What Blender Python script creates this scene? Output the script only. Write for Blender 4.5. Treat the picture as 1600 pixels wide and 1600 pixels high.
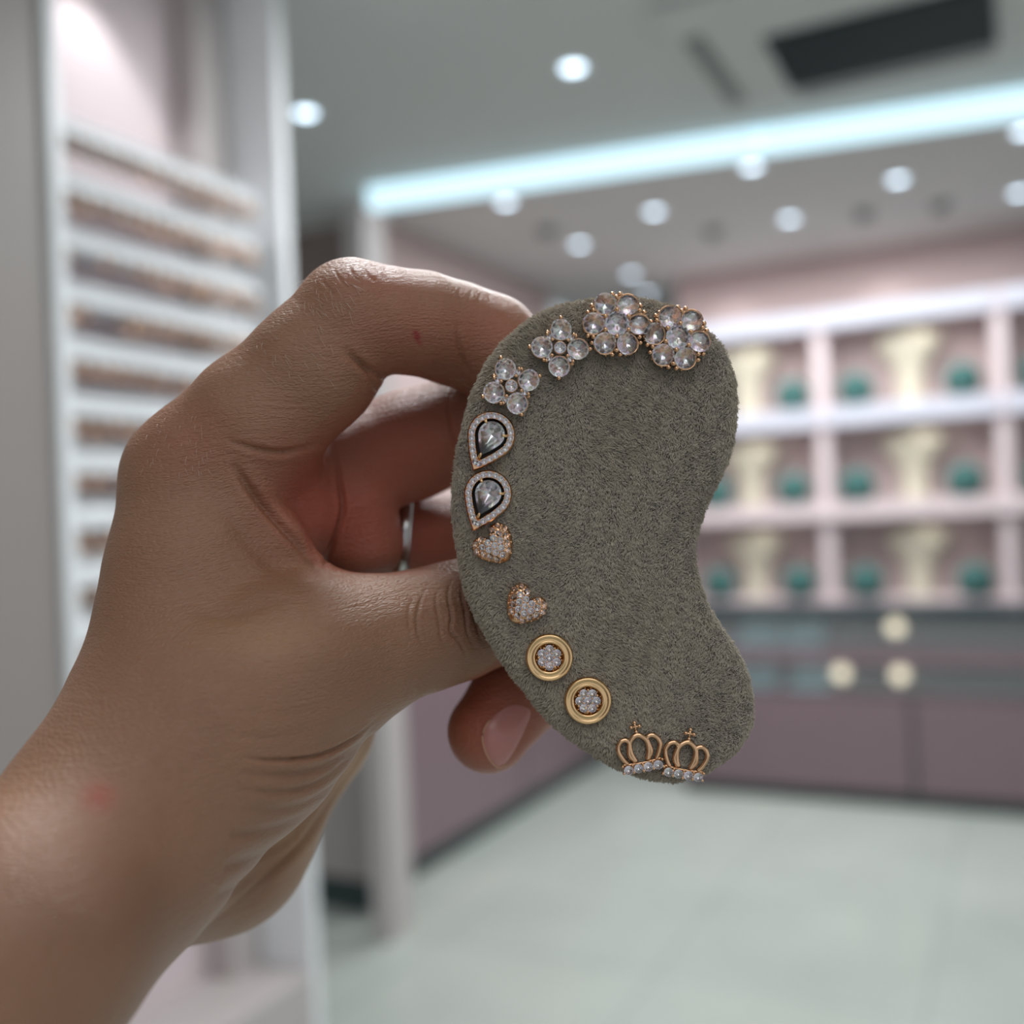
import bpy, bmesh, math, random
import numpy as np
from math import radians as R, pi, sin, cos
from mathutils import Matrix, Vector
rnd = random.Random(7)
nr = np.random.default_rng(5)
sc = bpy.context.scene
for o in list(bpy.data.objects): bpy.data.objects.remove(o)
COL = sc.collection

# ------------------------------------------------------------------ camera
CAMP = Vector((0, 0, 1.45))
CAMR = Matrix.Rotation(R(26.6), 4, 'Z') @ Matrix.Rotation(pi/2 + R(.7), 4, 'X') @ Matrix.Rotation(R(-2.5), 4, 'Z')
CM = Matrix.Translation(CAMP) @ CAMR
cd = bpy.data.cameras.new('camera'); cam = bpy.data.objects.new('camera', cd); COL.objects.link(cam)
cam.matrix_world = CM
cd.sensor_width = 36; cd.lens = 36; cd.clip_start = .01; cd.clip_end = 60
cd.dof.use_dof = True; cd.dof.focus_distance = .169; cd.dof.aperture_fstop = 8.0
sc.camera = cam

# ------------------------------------------------------------------ world, lights, exposure
w = bpy.data.worlds.new('world'); sc.world = w; w.use_nodes = True
w.node_tree.nodes['Background'].inputs[0].default_value = (.86, .93, 1, 1)
w.node_tree.nodes['Background'].inputs[1].default_value = .60
vs = sc.view_settings
vs.view_transform = 'Standard'; vs.look = 'None'; vs.exposure = 0; vs.gamma = 1; vs.use_curve_mapping = False

def area(name, loc, target, size, power, color=(1, 1, 1), sy=None, spread=pi):
    l = bpy.data.lights.new(name, 'AREA'); l.energy = power; l.color = color; l.spread = spread
    l.size = size
    if sy: l.shape = 'RECTANGLE'; l.size_y = sy
    o = bpy.data.objects.new(name, l); COL.objects.link(o); o.location = loc
    o.rotation_euler = (Vector(target)-Vector(loc)).to_track_quat('-Z', 'Y').to_euler()
def spot(name, loc, target, power, angle, blend=.3, color=(1, 1, 1), size=.03):
    l = bpy.data.lights.new(name, 'SPOT'); l.energy = power; l.color = color
    l.spot_size = R(angle); l.spot_blend = blend; l.shadow_soft_size = size
    o = bpy.data.objects.new(name, l); COL.objects.link(o); o.location = loc
    o.rotation_euler = (Vector(target)-Vector(loc)).to_track_quat('-Z', 'Y').to_euler()
COOL = (.95, .98, 1)
area('shop_light', (-.9, 4.6, 2.85), (-.9, 4.6, 0), 1.9, 72, COOL, 1.8)
area('front_light', (-.55, 1.95, 2.58), (-.55, 1.95, 0), .6, 24, COOL, .6)  # unseen area light standing for front ceiling lamps, no fixture
area('overhead_light', (-.44, .74, 2.5), (-.08, .16, 1.45), .34, 14, COOL)  # added without a fixture to light the hand from above
area('rear_light', (.55, -1.0, 2.55), (.45, -.9, 0), 1.6, 13, COOL)  # added behind the camera without a fixture, brightens pad and crystals
spot('niche_light', (-1.43, 1.36, 2.60), (-1.47, 1.36, 1.4), 5.5, 84, .35, COOL, .02)
spot('wall_light', (-1.50, 5.72, 2.88), (-1.50, 6.02, 2.3), 3.2, 75, .3, COOL)
spot('wall_light', (-.62, 5.72, 2.88), (-.62, 6.02, 2.3), 3.2, 75, .3, COOL)

for z in (2.42, 1.89, 1.385):                 # small spots under the shelves
    for x in (-1.305, -.425): spot('shelf_spot', (x, 5.775, z+.01), (x, 5.90, z-.16), .55, 120, .8, (1, .97, .9), .03)

# ------------------------------------------------------------------ materials
def srgb(r, g, b):
    f = lambda c: (c/255/12.92 if c/255 <= .04045 else ((c/255+.055)/1.055)**2.4)
    return (f(r), f(g), f(b), 1)
def mat(name, col, rough=.6, metal=0, emit=0, ecol=None, noise=0, nscale=8, bump=0, **kw):
    m = bpy.data.materials.new(name); m.use_nodes = True
    nt = m.node_tree; p = nt.nodes['Principled BSDF']
    c = col if len(col) == 4 else (*col, 1)
    p.inputs['Base Color'].default_value = c; p.inputs['Roughness'].default_value = rough
    p.inputs['Metallic'].default_value = metal
    if emit:
        p.inputs['Emission Color'].default_value = ecol or c; p.inputs['Emission Strength'].default_value = emit
    for k, v in kw.items(): p.inputs[k.replace('_', ' ')].default_value = v
    if noise or bump:
        tc = nt.nodes.new('ShaderNodeTexCoord'); n = nt.nodes.new('ShaderNodeTexNoise')
        n.inputs['Scale'].default_value = nscale; n.inputs['Detail'].default_value = 4
        nt.links.new(tc.outputs['Object'], n.inputs['Vector'])
        if noise:
            mx = nt.nodes.new('ShaderNodeMix'); mx.data_type = 'RGBA'
            mx.inputs[6].default_value = tuple(v*(1-noise) for v in c[:3])+(1,)
            mx.inputs[7].default_value = tuple(min(1, v*(1+noise)) for v in c[:3])+(1,)
            nt.links.new(n.outputs[0], mx.inputs[0]); nt.links.new(mx.outputs[2], p.inputs['Base Color'])
        if bump:
            b = nt.nodes.new('ShaderNodeBump'); b.inputs['Strength'].default_value = bump; b.inputs['Distance'].default_value = .01
            nt.links.new(n.outputs[0], b.inputs['Height']); nt.links.new(b.outputs[0], p.inputs['Normal'])
    return m
M = {}
M['ceiling'] = mat('ceiling_paint', srgb(200, 202, 200), .8, noise=.03)
M['inner_ceiling'] = mat('inner_ceiling_paint', srgb(196, 196, 194), .8, noise=.03)
M['pink'] = mat('pink_wall_paint', srgb(196, 176, 174), .7, noise=.04)
M['pinkpanel'] = mat('pink_shelf_panel', srgb(222, 206, 208), .5, noise=.03)
M['taupe'] = mat('taupe_panel', srgb(172, 162, 158), .6, noise=.04)
M['mauve'] = mat('mauve_laminate', srgb(130, 110, 116), .4, noise=.05)
M['brown'] = mat('brown_wall', srgb(134, 118, 112), .7, noise=.06)
M['white'] = mat('white_lacquer', srgb(238, 240, 242), .35, noise=.02)
M['frame'] = mat('frame_paint', srgb(190, 182, 180), .5, noise=.03)
M['taupe_board'] = mat('taupe_board', srgb(146, 138, 134), .5, noise=.03)
M['plinth'] = mat('dark_green_plinth', srgb(44, 60, 60), .35, noise=.1)
M['dark'] = mat('dark_teal_metal', srgb(28, 46, 52), .5, noise=.1)
M['grey'] = mat('grey_plastic', srgb(120, 124, 122), .5, noise=.05)
M['led'] = mat('led_tube', (.8, .95, 1), emit=1.15, ecol=srgb(196, 232, 248))
M['ledsoft'] = mat('led_shelf_edge', (.35, .36, .4), emit=.46, ecol=srgb(225, 228, 245))
M['lamp'] = mat('lamp_glass', (.8, .95, 1), emit=5, ecol=srgb(214, 236, 255))
M['warm'] = mat('warm_puck', (1, .9, .75), emit=1.6, ecol=srgb(255, 236, 205))
M['cream'] = mat('cream_fabric', srgb(214, 206, 186), .8, noise=.04)
M['teal'] = mat('teal_foliage', srgb(60, 104, 100), .7, noise=.35, nscale=60)
M['glass'] = mat('vitrine_glass', srgb(245, 250, 250), .02, Transmission_Weight=.9, IOR=1.2)
M['velvetdark'] = mat('navy_case_lining', srgb(36, 50, 66), .7, noise=.1)
M['bluetray'] = mat('pale_blue_tray', srgb(178, 214, 222), .6, noise=.05)
M['chain'] = mat('chain_gold', srgb(176, 142, 118), .35, .8)
M['rose'] = mat('rose_gold', (.83, .50, .29), .22, 1, noise=.06, nscale=900)
M['yellow'] = mat('yellow_gold', (.88, .57, .29), .2, 1, noise=.05, nscale=900)
M['silver'] = mat('silver', (.72, .71, .70), .22, 1, noise=.05, nscale=500)

def floor_mat():
    m = bpy.data.materials.new('floor_tile'); m.use_nodes = True; nt = m.node_tree; p = nt.nodes['Principled BSDF']
    tc = nt.nodes.new('ShaderNodeTexCoord'); mp = nt.nodes.new('ShaderNodeMapping'); mp.inputs['Location'].default_value = (.32, .1, 0)
    br = nt.nodes.new('ShaderNodeTexBrick'); br.offset = 0
    br.inputs['Color1'].default_value = srgb(196, 202, 194); br.inputs['Color2'].default_value = srgb(190, 197, 190)
    br.inputs['Mortar'].default_value = srgb(160, 174, 168); br.inputs['Scale'].default_value = 1
    br.inputs['Mortar Size'].default_value = .004; br.inputs['Brick Width'].default_value = .8; br.inputs['Row Height'].default_value = .8
    n = nt.nodes.new('ShaderNodeTexNoise'); n.inputs['Scale'].default_value = 2.2; n.inputs['Detail'].default_value = 5
    mx = nt.nodes.new('ShaderNodeMix'); mx.data_type = 'RGBA'; mx.blend_type = 'MULTIPLY'; mx.inputs[0].default_value = .25
    nt.links.new(tc.outputs['Object'], mp.inputs[0]); nt.links.new(mp.outputs[0], br.inputs['Vector']); nt.links.new(tc.outputs['Object'], n.inputs['Vector'])
    nt.links.new(br.outputs['Color'], mx.inputs[6]); nt.links.new(n.outputs['Fac'], mx.inputs[7]); nt.links.new(mx.outputs[2], p.inputs['Base Color'])
    p.inputs['Roughness'].default_value = .22
    return m
M['floor'] = floor_mat()

# ------------------------------------------------------------------ object helpers
def obj(name, me, m=None, parent=None, smooth=False):
    if isinstance(me, bmesh.types.BMesh):
        bm = me; me = bpy.data.meshes.new(name); bmesh.ops.recalc_face_normals(bm, faces=bm.faces[:]); bm.to_mesh(me); bm.free()
    if m and not me.materials: me.materials.append(m)
    if smooth:
        for p in me.polygons: p.use_smooth = True
    o = bpy.data.objects.new(name, me); COL.objects.link(o)
    if parent: o.parent = parent
    return o
def tag(o, label=None, cat=None, group=None, kind=None):
    if label: o['label'] = label
    if cat: o['category'] = cat
    if group: o['group'] = group
    if kind: o['kind'] = kind
    return o
def empty(name, loc=(0, 0, 0), label=None, cat=None, group=None):
    o = bpy.data.objects.new(name, None); COL.objects.link(o); o.location = loc; o.empty_display_size = .01
    return tag(o, label, cat, group)
def bx(bm, x0, x1, y0, y1, z0, z1, bev=0):
    r = bmesh.ops.create_cube(bm, size=1, matrix=Matrix.Translation(((x0+x1)/2, (y0+y1)/2, (z0+z1)/2)) @ Matrix.Diagonal((x1-x0, y1-y0, z1-z0, 1)))
    if bev:
        es = list({e for v in r['verts'] for e in v.link_edges})
        bmesh.ops.bevel(bm, geom=es, offset=bev, segments=2, affect='EDGES', profile=.6)
    return bm
def box(name, x0, x1, y0, y1, z0, z1, m, parent=None, bev=0):
    return obj(name, bx(bmesh.new(), x0, x1, y0, y1, z0, z1, bev), m, parent)
def struct(name, *a, bev=0):
    return tag(box(name, *a, bev=bev), kind='structure')
def lathe(prof, n=24, mtx=Matrix()):
    bm = bmesh.new(); rings = []
    for r, z in prof:
        rings.append([bm.verts.new(mtx @ Vector((r*cos(2*pi*k/n), r*sin(2*pi*k/n), z))) for k in range(n)] if r > 1e-9 else [bm.verts.new(mtx @ Vector((0, 0, z)))])
    for a, b in zip(rings, rings[1:]):
        if len(a) == 1 and len(b) == 1: continue
        for k in range(n):
            k2 = (k+1) % n
            if len(a) == 1: bm.faces.new((a[0], b[k], b[k2]))
            elif len(b) == 1: bm.faces.new((a[k], a[k2], b[0]))
            else: bm.faces.new((a[k], a[k2], b[k2], b[k]))
    return bm
def tube(bm, pts, rad, n=8, closed=False, flat=1.0):
    """round bar through 3-D points; rad a number or one per point"""
    P = [Vector(p) for p in pts]; N = len(P); rings = []
    for i, p in enumerate(P):
        a = P[(i-1) % N] if (closed or i > 0) else p; b = P[(i+1) % N] if (closed or i < N-1) else p
        t = (b-a).normalized(); up = Vector((0, 0, 1))
        if abs(t.dot(up)) > .95: up = Vector((0, 1, 0))
        s = t.cross(up).normalized(); u = s.cross(t).normalized()
        r = rad[i] if isinstance(rad, (list, tuple)) else rad
        rings.append([bm.verts.new(p + s*(r*cos(2*pi*k/n)) + u*(r*flat*sin(2*pi*k/n))) for k in range(n)])
    for i in range(N if closed else N-1):
        a, b = rings[i], rings[(i+1) % N]
        for k in range(n): bm.faces.new((a[k], a[(k+1) % n], b[(k+1) % n], b[k]))
    if not closed:
        bm.faces.new(rings[0]); bm.faces.new(rings[-1][::-1])
    return bm
def catmull(pts, n=8, closed=False):
    P = [np.array(p, float) for p in pts]; N = len(P); out = []
    for i in range(N if closed else N-1):
        g = (lambda k: P[k % N]) if closed else (lambda k: P[min(max(k, 0), N-1)])
        p0, p1, p2, p3 = g(i-1), g(i), g(i+1), g(i+2)
        for j in range(n):
            t = j/n
            out.append(.5*((2*p1)+(-p0+p2)*t+(2*p0-5*p1+4*p2-p3)*t*t+(-p0+3*p1-3*p2+p3)*t**3))
    if not closed: out.append(P[-1])
    return np.array(out)
def copy_tree(o, parent=None):
    c = o.copy(); COL.objects.link(c); c.parent = parent
    for ch in list(o.children): copy_tree(ch, c)
    return c

# ================================================================== THE SHOP
struct('floor', -6, 4, -3, 10, -.1, 0, M['floor'])
# front ceiling ends along the light strip, the shop's own ceiling lies higher behind it
bm = bmesh.new()
vs_ = [bm.verts.new(p) for z in (2.62, 3.0) for p in ((-6, -3, z), (4, -3, z), (4, 3.98, z), (-2.0, 2.96, z), (-2.06, 3.21, z), (-6, 3.21, z))]
n_ = 6
bm.faces.new(vs_[:n_]); bm.faces.new(vs_[n_:][::-1])
for k in range(n_): bm.faces.new((vs_[k], vs_[(k+1) % n_], vs_[n_+(k+1) % n_], vs_[n_+k]))
tag(obj('ceiling', bm, M['ceiling']), kind='structure')
struct('ceiling', -2.75, 4, 2.97, 10, 2.905, 3.0, M['inner_ceiling']).location.z = .0
struct('wall_back', -1.84, 4, 6.05, 6.2, 0, 2.9, M['pink'])
struct('wall_far', -6, 4, 8.2, 8.3, 0, 2.9, M['inner_ceiling'])
struct('wall_left', -2.75, -2.62, 3.42, 5.9, 0, 2.9, M['pink'])
struct('wall_rear_blocker', -1.7, .5, -3.1, -3, 0, 2.62, M['taupe'])  # unseen wall added to keep fill light off the arm
struct('wall_side_blocker', -1.75, -1.61, -3, .19, 0, 2.62, M['taupe'])  # unseen too, added to cut fill from the left
struct('wall_passage', -6, -2.135, 3.20, 3.28, 1.02, 2.62, M['brown'])
# post at the end of the light strip
struct('trim_1', -2.135, -2.055, 3.02, 3.16, 0, 2.62, M['frame'])
# panel with dark plinth beside the post
t = empty('wall_cabinet', (-2.5, 3.2, 0), 'taupe cabinet with dark plinth left of the pale post', 'cabinet')
box('body', -1.1, .28, 0, .18, .13, .98, M['taupe'], t, .004); box('plinth', -1.1, .28, .02, .18, 0, .13, M['plinth'], t); box('top', -1.1, .28, -.01, .18, .98, 1.01, M['white'], t)

# light strip along the ceiling edge
d = Vector((4+2.0, 3.98-2.96, 0)).normalized()
def along(bm, s0, s1, off0, off1, z0, z1):
    nrm = Vector((d.y, -d.x, 0)); A = Vector((-2.0, 2.96, 0)); v = []
    for z in (z0, z1):
        for s, of in ((s0, off0), (s1, off0), (s1, off1), (s0, off1)):
            v.append(bm.verts.new(A+d*s+nrm*of+Vector((0, 0, z))))
    for f in ((0, 1, 2, 3), (7, 6, 5, 4), (0, 1, 5, 4), (1, 2, 6, 5), (2, 3, 7, 6), (3, 0, 4, 7)): bm.faces.new([v[k] for k in f])
    return bm
t = empty('light_strip', (0, 0, 0), 'long bright bluish light strip along the ceiling edge', 'light')
obj('channel', along(bmesh.new(), .03, 6, -.03, .012, 2.565, 2.619), M['white'], t)
for s0, s1 in ((.035, 1.335), (1.345, 2.8), (2.81, 4.4)):
    obj('light_tube', along(bmesh.new(), s0, s1, .014, .06, 2.550, 2.619), M['led'], t)

# downlights: front pair and those of the inner ceiling
lamp_spots = [(-1.74, 2.30, 2.62, 'round recessed downlight nearest the left display niche, on the front ceiling'),
  (-.99, 2.44, 2.62, 'round recessed downlight on the front ceiling, halfway to the air conditioner'),
  (-2.03, 4.13, 2.905, 'downlight just under the light strip, leftmost on the inner ceiling'),
  (-2.03, 4.98, 2.905, 'second downlight back in the leftmost row, above the hand'),
  (-2.03, 5.77, 2.905, 'small downlight at the back of the leftmost row, above the velvet pad'),
  (-2.12, 6.33, 2.905, 'bluish downlight just above the top edge of the velvet pad'),
  (-1.51, 4.66, 2.905, 'downlight between the leftmost row and the one touching the strip'),
  (-.96, 4.30, 2.905, 'downlight touching the underside of the light strip, right of the velvet pad'),
  (-.98, 5.17, 2.905, 'downlight above the left bright arch on the pink wall'),
  (-.44, 4.84, 2.905, 'downlight above the right bright arch, between two dark sensors'),
  (.06, 4.51, 2.905, 'upper downlight at the right edge of the picture'),
  (.04, 5.39, 2.905, 'lower downlight at the right edge, nearest the pink wall')]
first = None
for x, y, z, lab in lamp_spots:
    if first is None:
        first = empty('downlight', (0, 0, 0)); t = first
        obj('trim_ring', lathe([(.038, -.004), (.05, -.006), (.054, 0), (.054, .004), (.036, .004)], 28), M['white'], t, True)
        obj('lens', lathe([(0, -.002), (.03, -.003), (.037, .002), (.037, .006)], 24), M['lamp'], t, True)
    else: t = copy_tree(first)
    t.location = (x, y, z); k = .8 if z < 2.7 else 1.0; t.scale = (k, k, 1); tag(t, lab, 'light', 'recessed downlights')
    if z > 2.7: spot('downlight_beam', (x, y, z-.02), (x, y, 0), 5, 110, .6, COOL, .04)
# unseen downlights added behind the camera for reflections in the crystals
for x, y in ((-.9, .9), (-.9, -.6), (.1, .75), (.1, -.5), (.9, -.2), (-.3, -1.5), (.8, -1.6), (-.4, .25)):
    t = copy_tree(first); t.location = (x, y, 2.62); tag(t, 'added round recessed downlight on the front ceiling, out of frame', 'light', 'added downlights out of frame')
for x, y, lab in ((-2.06, 4.63, 'small dark ceiling sensor between the two nearest lights of the leftmost row'),
                  (-1.36, 5.15, 'small dark ceiling sensor above the right part of the velvet pad'),
                  (-.64, 5.27, 'small dark ceiling sensor, left of the pair near the pink wall'),
                  (-.30, 5.35, 'small dark ceiling sensor, right of the pair near the pink wall')):
    tag(obj('ceiling_sensor', lathe([(0, -.045), (.03, -.04), (.038, -.02), (.05, -.006), (.05, .002), (0, .002)], 24), M['grey'], None, True), lab, 'sensor', 'ceiling sensors').location = (x, y, 2.905)

# ceiling cassette air conditioner
t = empty('air_conditioner', (-.28, 2.66, 2.62), 'ceiling air conditioner with dark ribbed grille at the top right', 'air conditioner')
box('panel', -.44, .52, -.42, .28, -.022, 0, M['ceiling'], t, .004)
g = bmesh.new(); bx(g, -.235, .27, -.17, .17, -.030, -.021, .002)
obj('grille_frame', g, M['dark'], t)
for k in range(46):
    x = -.225+k*.0107
    if k == 23: pass
    box('grille_rib', x-.0018, x+.0018, -.165, .165, -.037, -.030, M['dark'], t)
box('slot', -.405, -.36, -.26, .18, -.028, -.020, M['grey'], t); box('slot', -.22, .26, .21, .245, -.024, -.020, M['grey'], t)

# ------------------------------------------------------------------ display niche on the left
X = -1.35
struct('wall_niche', X-.3, X-.26, .2, 1.70, 0, 2.62, M['pink'])
t = empty('display_niche', (X, 1.4, 0), 'tall pale display niche with rows of white ledges at the left', 'display niche')
box('side_panel', -.26, 0, -1.2, -.285, 0, 2.62, M['taupe_board'], t, .003)
box('edge_strip', -.01, .012, -.285, -.262, 0, 2.62, M['white'], t, .003)
box('back_panel', -.26, -.20, -.262, .235, 0, 2.62, M['pinkpanel'], t)
box('jamb', -.20, -.13, .20, .29, 0, 2.62, M['frame'], t, .003)
box('door_frame', -.20, .0, .290, .318, 0, 2.62, M['white'], t, .004)
box('base_cabinet', -.20, .0, -.262, .290, 0, .55, M['frame'], t, .003)
rows = ['topmost', 'second', 'third', 'fourth', 'fifth', 'sixth', 'seventh', 'eighth', 'ninth', 'lowest']
cb = bmesh.new()
tube(cb, [(.004*cos(a*pi/9), .013*sin(a*pi/9), -.020-.020*cos(a*pi/9)) for a in range(18)], .0042, 6, True)
cme = bpy.data.meshes.new('bracelet'); cb.to_mesh(cme); cb.free(); cme.materials.append(M['chain'])
for i, rn in enumerate(rows):
    z = 2.150-i*.0925
    l = empty('display_ledge', (X-.075, 1.37, z), 'white display ledge, %s row of the left niche' % rn, 'ledge', 'white ledges in the left niche')
    lb = bmesh.new(); v = [lb.verts.new(p) for yy in (-.230, .258) for p in ((-.04, yy, -.022), (.045, yy, -.022), (.06, yy, -.008), (.0, yy, .026), (-.04, yy, .026))]
    for k in range(5): lb.faces.new((v[k], v[(k+1) % 5], v[5+(k+1) % 5], v[5+k]))
    lb.faces.new(v[:5]); lb.faces.new(v[5:][::-1])
    obj('ledge', lb, M['white'], l); box('rail', .05, .062, -.230, .258, -.03, -.018, M['white'], l, .002)
    for k in range(15):
        yy = 1.158+k*.0325
        if rnd.random() < (.0, .0, .1, .1, .2, .1, .15, .1, .2, .3)[i]: continue
        c = bpy.data.objects.new('bracelet', cme); COL.objects.link(c)
        c.location = (X-.075+.052, yy+rnd.uniform(-.003, .003), z-.022); c.rotation_euler = (0, 0, rnd.uniform(-.25, .25)); c.scale = (1, 1, rnd.uniform(.7, 1.05))
        tag(c, 'gold chain bracelet hanging from the %s ledge of the left niche' % rn, 'bracelet', 'bracelets on the %s ledge' % rn)

# ------------------------------------------------------------------ left counter running back along the wall
t = empty('side_counter', (-2.3, 4.5, 0), 'long mauve counter along the left wall behind the hand', 'counter')
box('body', -.3, .0, -1.1, 1.3, .10, .95, M['mauve'], t, .004); box('plinth', -.3, -.03, -1.1, 1.3, 0, .10, M['plinth'], t); box('top', -.31, .012, -1.12, 1.31, .95, .98, M['white'], t, .003)
for k in (0, 1): box('seam_strip', -.002, .003, .10+k*.9, .112+k*.9, .10, .95, M['plinth'], t)

# ------------------------------------------------------------------ back wall shelving
xs = (-1.84, -.97, -.08, .81, 1.7); names = ('left', 'middle', 'rightmost')
unit = empty('wall_shelving', (-.1, 5.9, 0), 'pink wall shelving with glowing white shelf edges', 'shelving')
levels = (2.50, 1.97, 1.45, .93)
box('back_panel', -1.8, 2.2, .10, .14, .93, 2.5, M['pink'], unit)
for x in xs: box('divider', x+.1-.035, x+.1+.035, -.13, .10, .93, 2.5, M['pinkpanel'], unit, .003)
for z in levels:
    s = box('shelf', -1.8, 2.2, -.15, .10, z-.045, z+.04, M['pinkpanel'], unit)
    if z > 1.8:
        for a, b in zip(xs, xs[1:]): box('light_edge', a+.115, b+.085, -.172, -.148, z-.064, z+.04, M['ledsoft'], s, .006)
    else: box('shelf_lip', -1.8, 2.2, -.17, -.15, z-.05, z+.035, M['pinkpanel'], s, .004)
bust_p = [(0, .40), (.04, .40), (.046, .395), (.052, .38), (.085, .366), (.15, .345), (.172, .315), (.160, .28), (.115, .235), (.08, .18), (.066, .10), (.062, .04), (.08, .012), (.08, 0), (0, 0)]
bust = lathe(bust_p, 28, Matrix.Diagonal((1, .45, 1, 1)))
bme = bpy.data.meshes.new('necklace_bust'); bmesh.ops.recalc_face_normals(bust, faces=bust.faces[:]); bust.to_mesh(bme); bust.free(); bme.materials.append(M['cream'])
for p in bme.polygons: p.use_smooth = True
gb = bmesh.new(); bmesh.ops.create_icosphere(gb, subdivisions=4, radius=.094)
for v in gb.verts:
    v.co *= 1+.09*sin(v.co.x*160+1)*sin(v.co.y*150)*sin(v.co.z*155+2)+rnd.uniform(-.03, .03)
    v.co.z = max(v.co.z, -.084)
gme = bpy.data.meshes.new('green_ball'); gb.to_mesh(gme); gb.free(); gme.materials.append(M['teal'])
rown = {1.97: 'top', 1.45: 'middle', .93: 'bottom'}
for z in levels[1:]:
    for j in range(3):
        xm = (xs[j]+xs[j+1])/2
        if j < 2:
            b = bpy.data.objects.new('necklace_bust', bme); COL.objects.link(b); b.location = (xm, 5.92, z+.041); b.rotation_euler.z = rnd.uniform(-.1, .1)
            b.scale = (1, 1, 1.06 if z > 1.9 else 1)
            tag(b, 'cream necklace bust on the %s shelf, %s bay' % (rown[z], names[j]), 'necklace bust', 'cream busts on the wall shelving')
        for s in ((-1, 1) if j < 2 else (-1,)):
            g = bpy.data.objects.new('ornament_ball', gme); COL.objects.link(g); g.location = (xm+s*.27+(.10 if j == 0 and s < 0 else 0)+rnd.uniform(-.015, .015), 5.80, z+.041+.084)
            g.rotation_euler.z = rnd.uniform(0, 6)
            tag(g, 'teal green ball at the %s end of the %s shelf, %s bay' % ('left' if s < 0 else 'right', rown[z], names[j]), 'ornament', 'teal balls on the wall shelving')

# ------------------------------------------------------------------ glass display counter in front of it
t = empty('display_counter', (-.1, 5.25, 0), 'mauve counter with glass display levels below the wall shelving', 'counter')
box('body', -1.58, 2.6, 0, .45, .07, .52, M['mauve'], t, .004); box('plinth', -1.58, 2.6, .03, .45, 0, .07, M['plinth'], t)
for x in (-.44, .48): box('seam_strip', x, x+.02, -.004, .0, .07, .52, M['plinth'], t)
box('tray_level', -1.58, 2.6, .02, .45, .52, .55, M['mauve'], t); box('tray_level', -1.58, 2.6, -.005, .45, .69, .765, M['mauve'], t)
box('reflection_step', -1.58, 2.6, .22, .35, .55, .615, M['mauve'], t); box('reflection_step', -1.58, 2.6, .22, .35, .765, .85, M['mauve'], t)  # mauve steps added for the mauve reflections inside the case
box('back_board', -1.58, 2.6, .36, .42, .55, .93, M['velvetdark'], t)
box('top', -1.58, 2.6, -.01, .46, .93, .955, M['dark'], t, .003)
box('glass_front', -1.58, 2.6, .0, .006, .55, .93, M['glass'], t)
for i, (x, z, lab) in enumerate([(-1.30, .555, 'pale blue jewellery tray on the lower counter level, left of two'), (-1.02, .555, 'pale blue jewellery tray on the lower counter level, right of two'),
                     (-1.28, .768, 'pale blue jewellery tray on the upper counter level, left of two'), (-1.05, .768, 'pale blue jewellery tray on the upper counter level, right of two')]):
    tt = empty('jewellery_tray', (x-.0, 5.25+.11, z), lab, 'tray', 'blue trays in the counter')
    box('base', -.10, .10, -.09, .09, 0, .02, M['bluetray'], tt, .004); box('backboard', -.10, .10, .06, .075, .02, .11, M['bluetray'], tt, .004)
for x, z, lab in ((-.60, .86, 'round warm light in the upper counter level'), (-.87, .625, 'round warm light in the lower counter level, left of two'), (-.59, .625, 'round warm light in the lower counter level, right of two')):
    tt = empty('puck_light', (x, 5.40, z), lab, 'light', 'warm puck lights in the counter')
    mt = Matrix.Rotation(pi/2, 4, 'X')
    obj('housing', lathe([(.04, 0), (.045, .01), (.04, .02), (0, .02)][::-1], 24, mt), M['yellow'], tt, True)
    obj('lens', lathe([(.04, .018), (.03, .03), (0, .034)], 24, mt), M['warm'], tt, True)

# ================================================================== CAMERA-SIDE SPACE OF THE HAND (millimetres), helpers
F = 1600.0; D0 = 170.0; U = D0/F            # one picture unit on the pad plane is U millimetres
CMn = np.array(CM)
def to_world(P):                             # (n,3) mm: right, down, away -> world metres
    P = np.asarray(P, float); q = np.stack([P[:, 0], -P[:, 1], -P[:, 2], np.full(len(P), 1000.0)], 1)/1000
    return (q @ CMn.T)[:, :3]
def cpt(px, py, dz):
    Z = D0+dz; return np.array([(px-800)/F*Z, (py-800)/F*Z, Z])
def root_at(name, px, py, h, rot=0, **kw):   # an Empty on the pad: x right, y up, z towards the viewer, units: metres
    o = empty(name, (0, 0, 0), **kw); p = cpt(px, py, -h)
    o.matrix_world = CM @ Matrix.Translation((p[0]/1000, -p[1]/1000, -p[2]/1000)) @ Matrix.Rotation(R(rot), 4, 'Z')
    return o
def mesh_np(name, V, Fc, origin, mats):
    me = bpy.data.meshes.new(name); V = V-np.array(origin)
    me.vertices.add(len(V)); me.vertices.foreach_set('co', V.astype(np.float32).ravel())
    k = Fc.shape[1]; me.loops.add(Fc.size); me.loops.foreach_set('vertex_index', Fc.astype(np.int32).ravel())
    me.polygons.add(len(Fc)); me.polygons.foreach_set('loop_start', np.arange(0, Fc.size, k, dtype=np.int32))
    me.update(calc_edges=True); me.validate()
    for m in mats: me.materials.append(m)
    me.polygons.foreach_set('use_smooth', np.ones(len(Fc), bool))
    o = bpy.data.objects.new(name, me); COL.objects.link(o); o.location = origin
    return o

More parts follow.
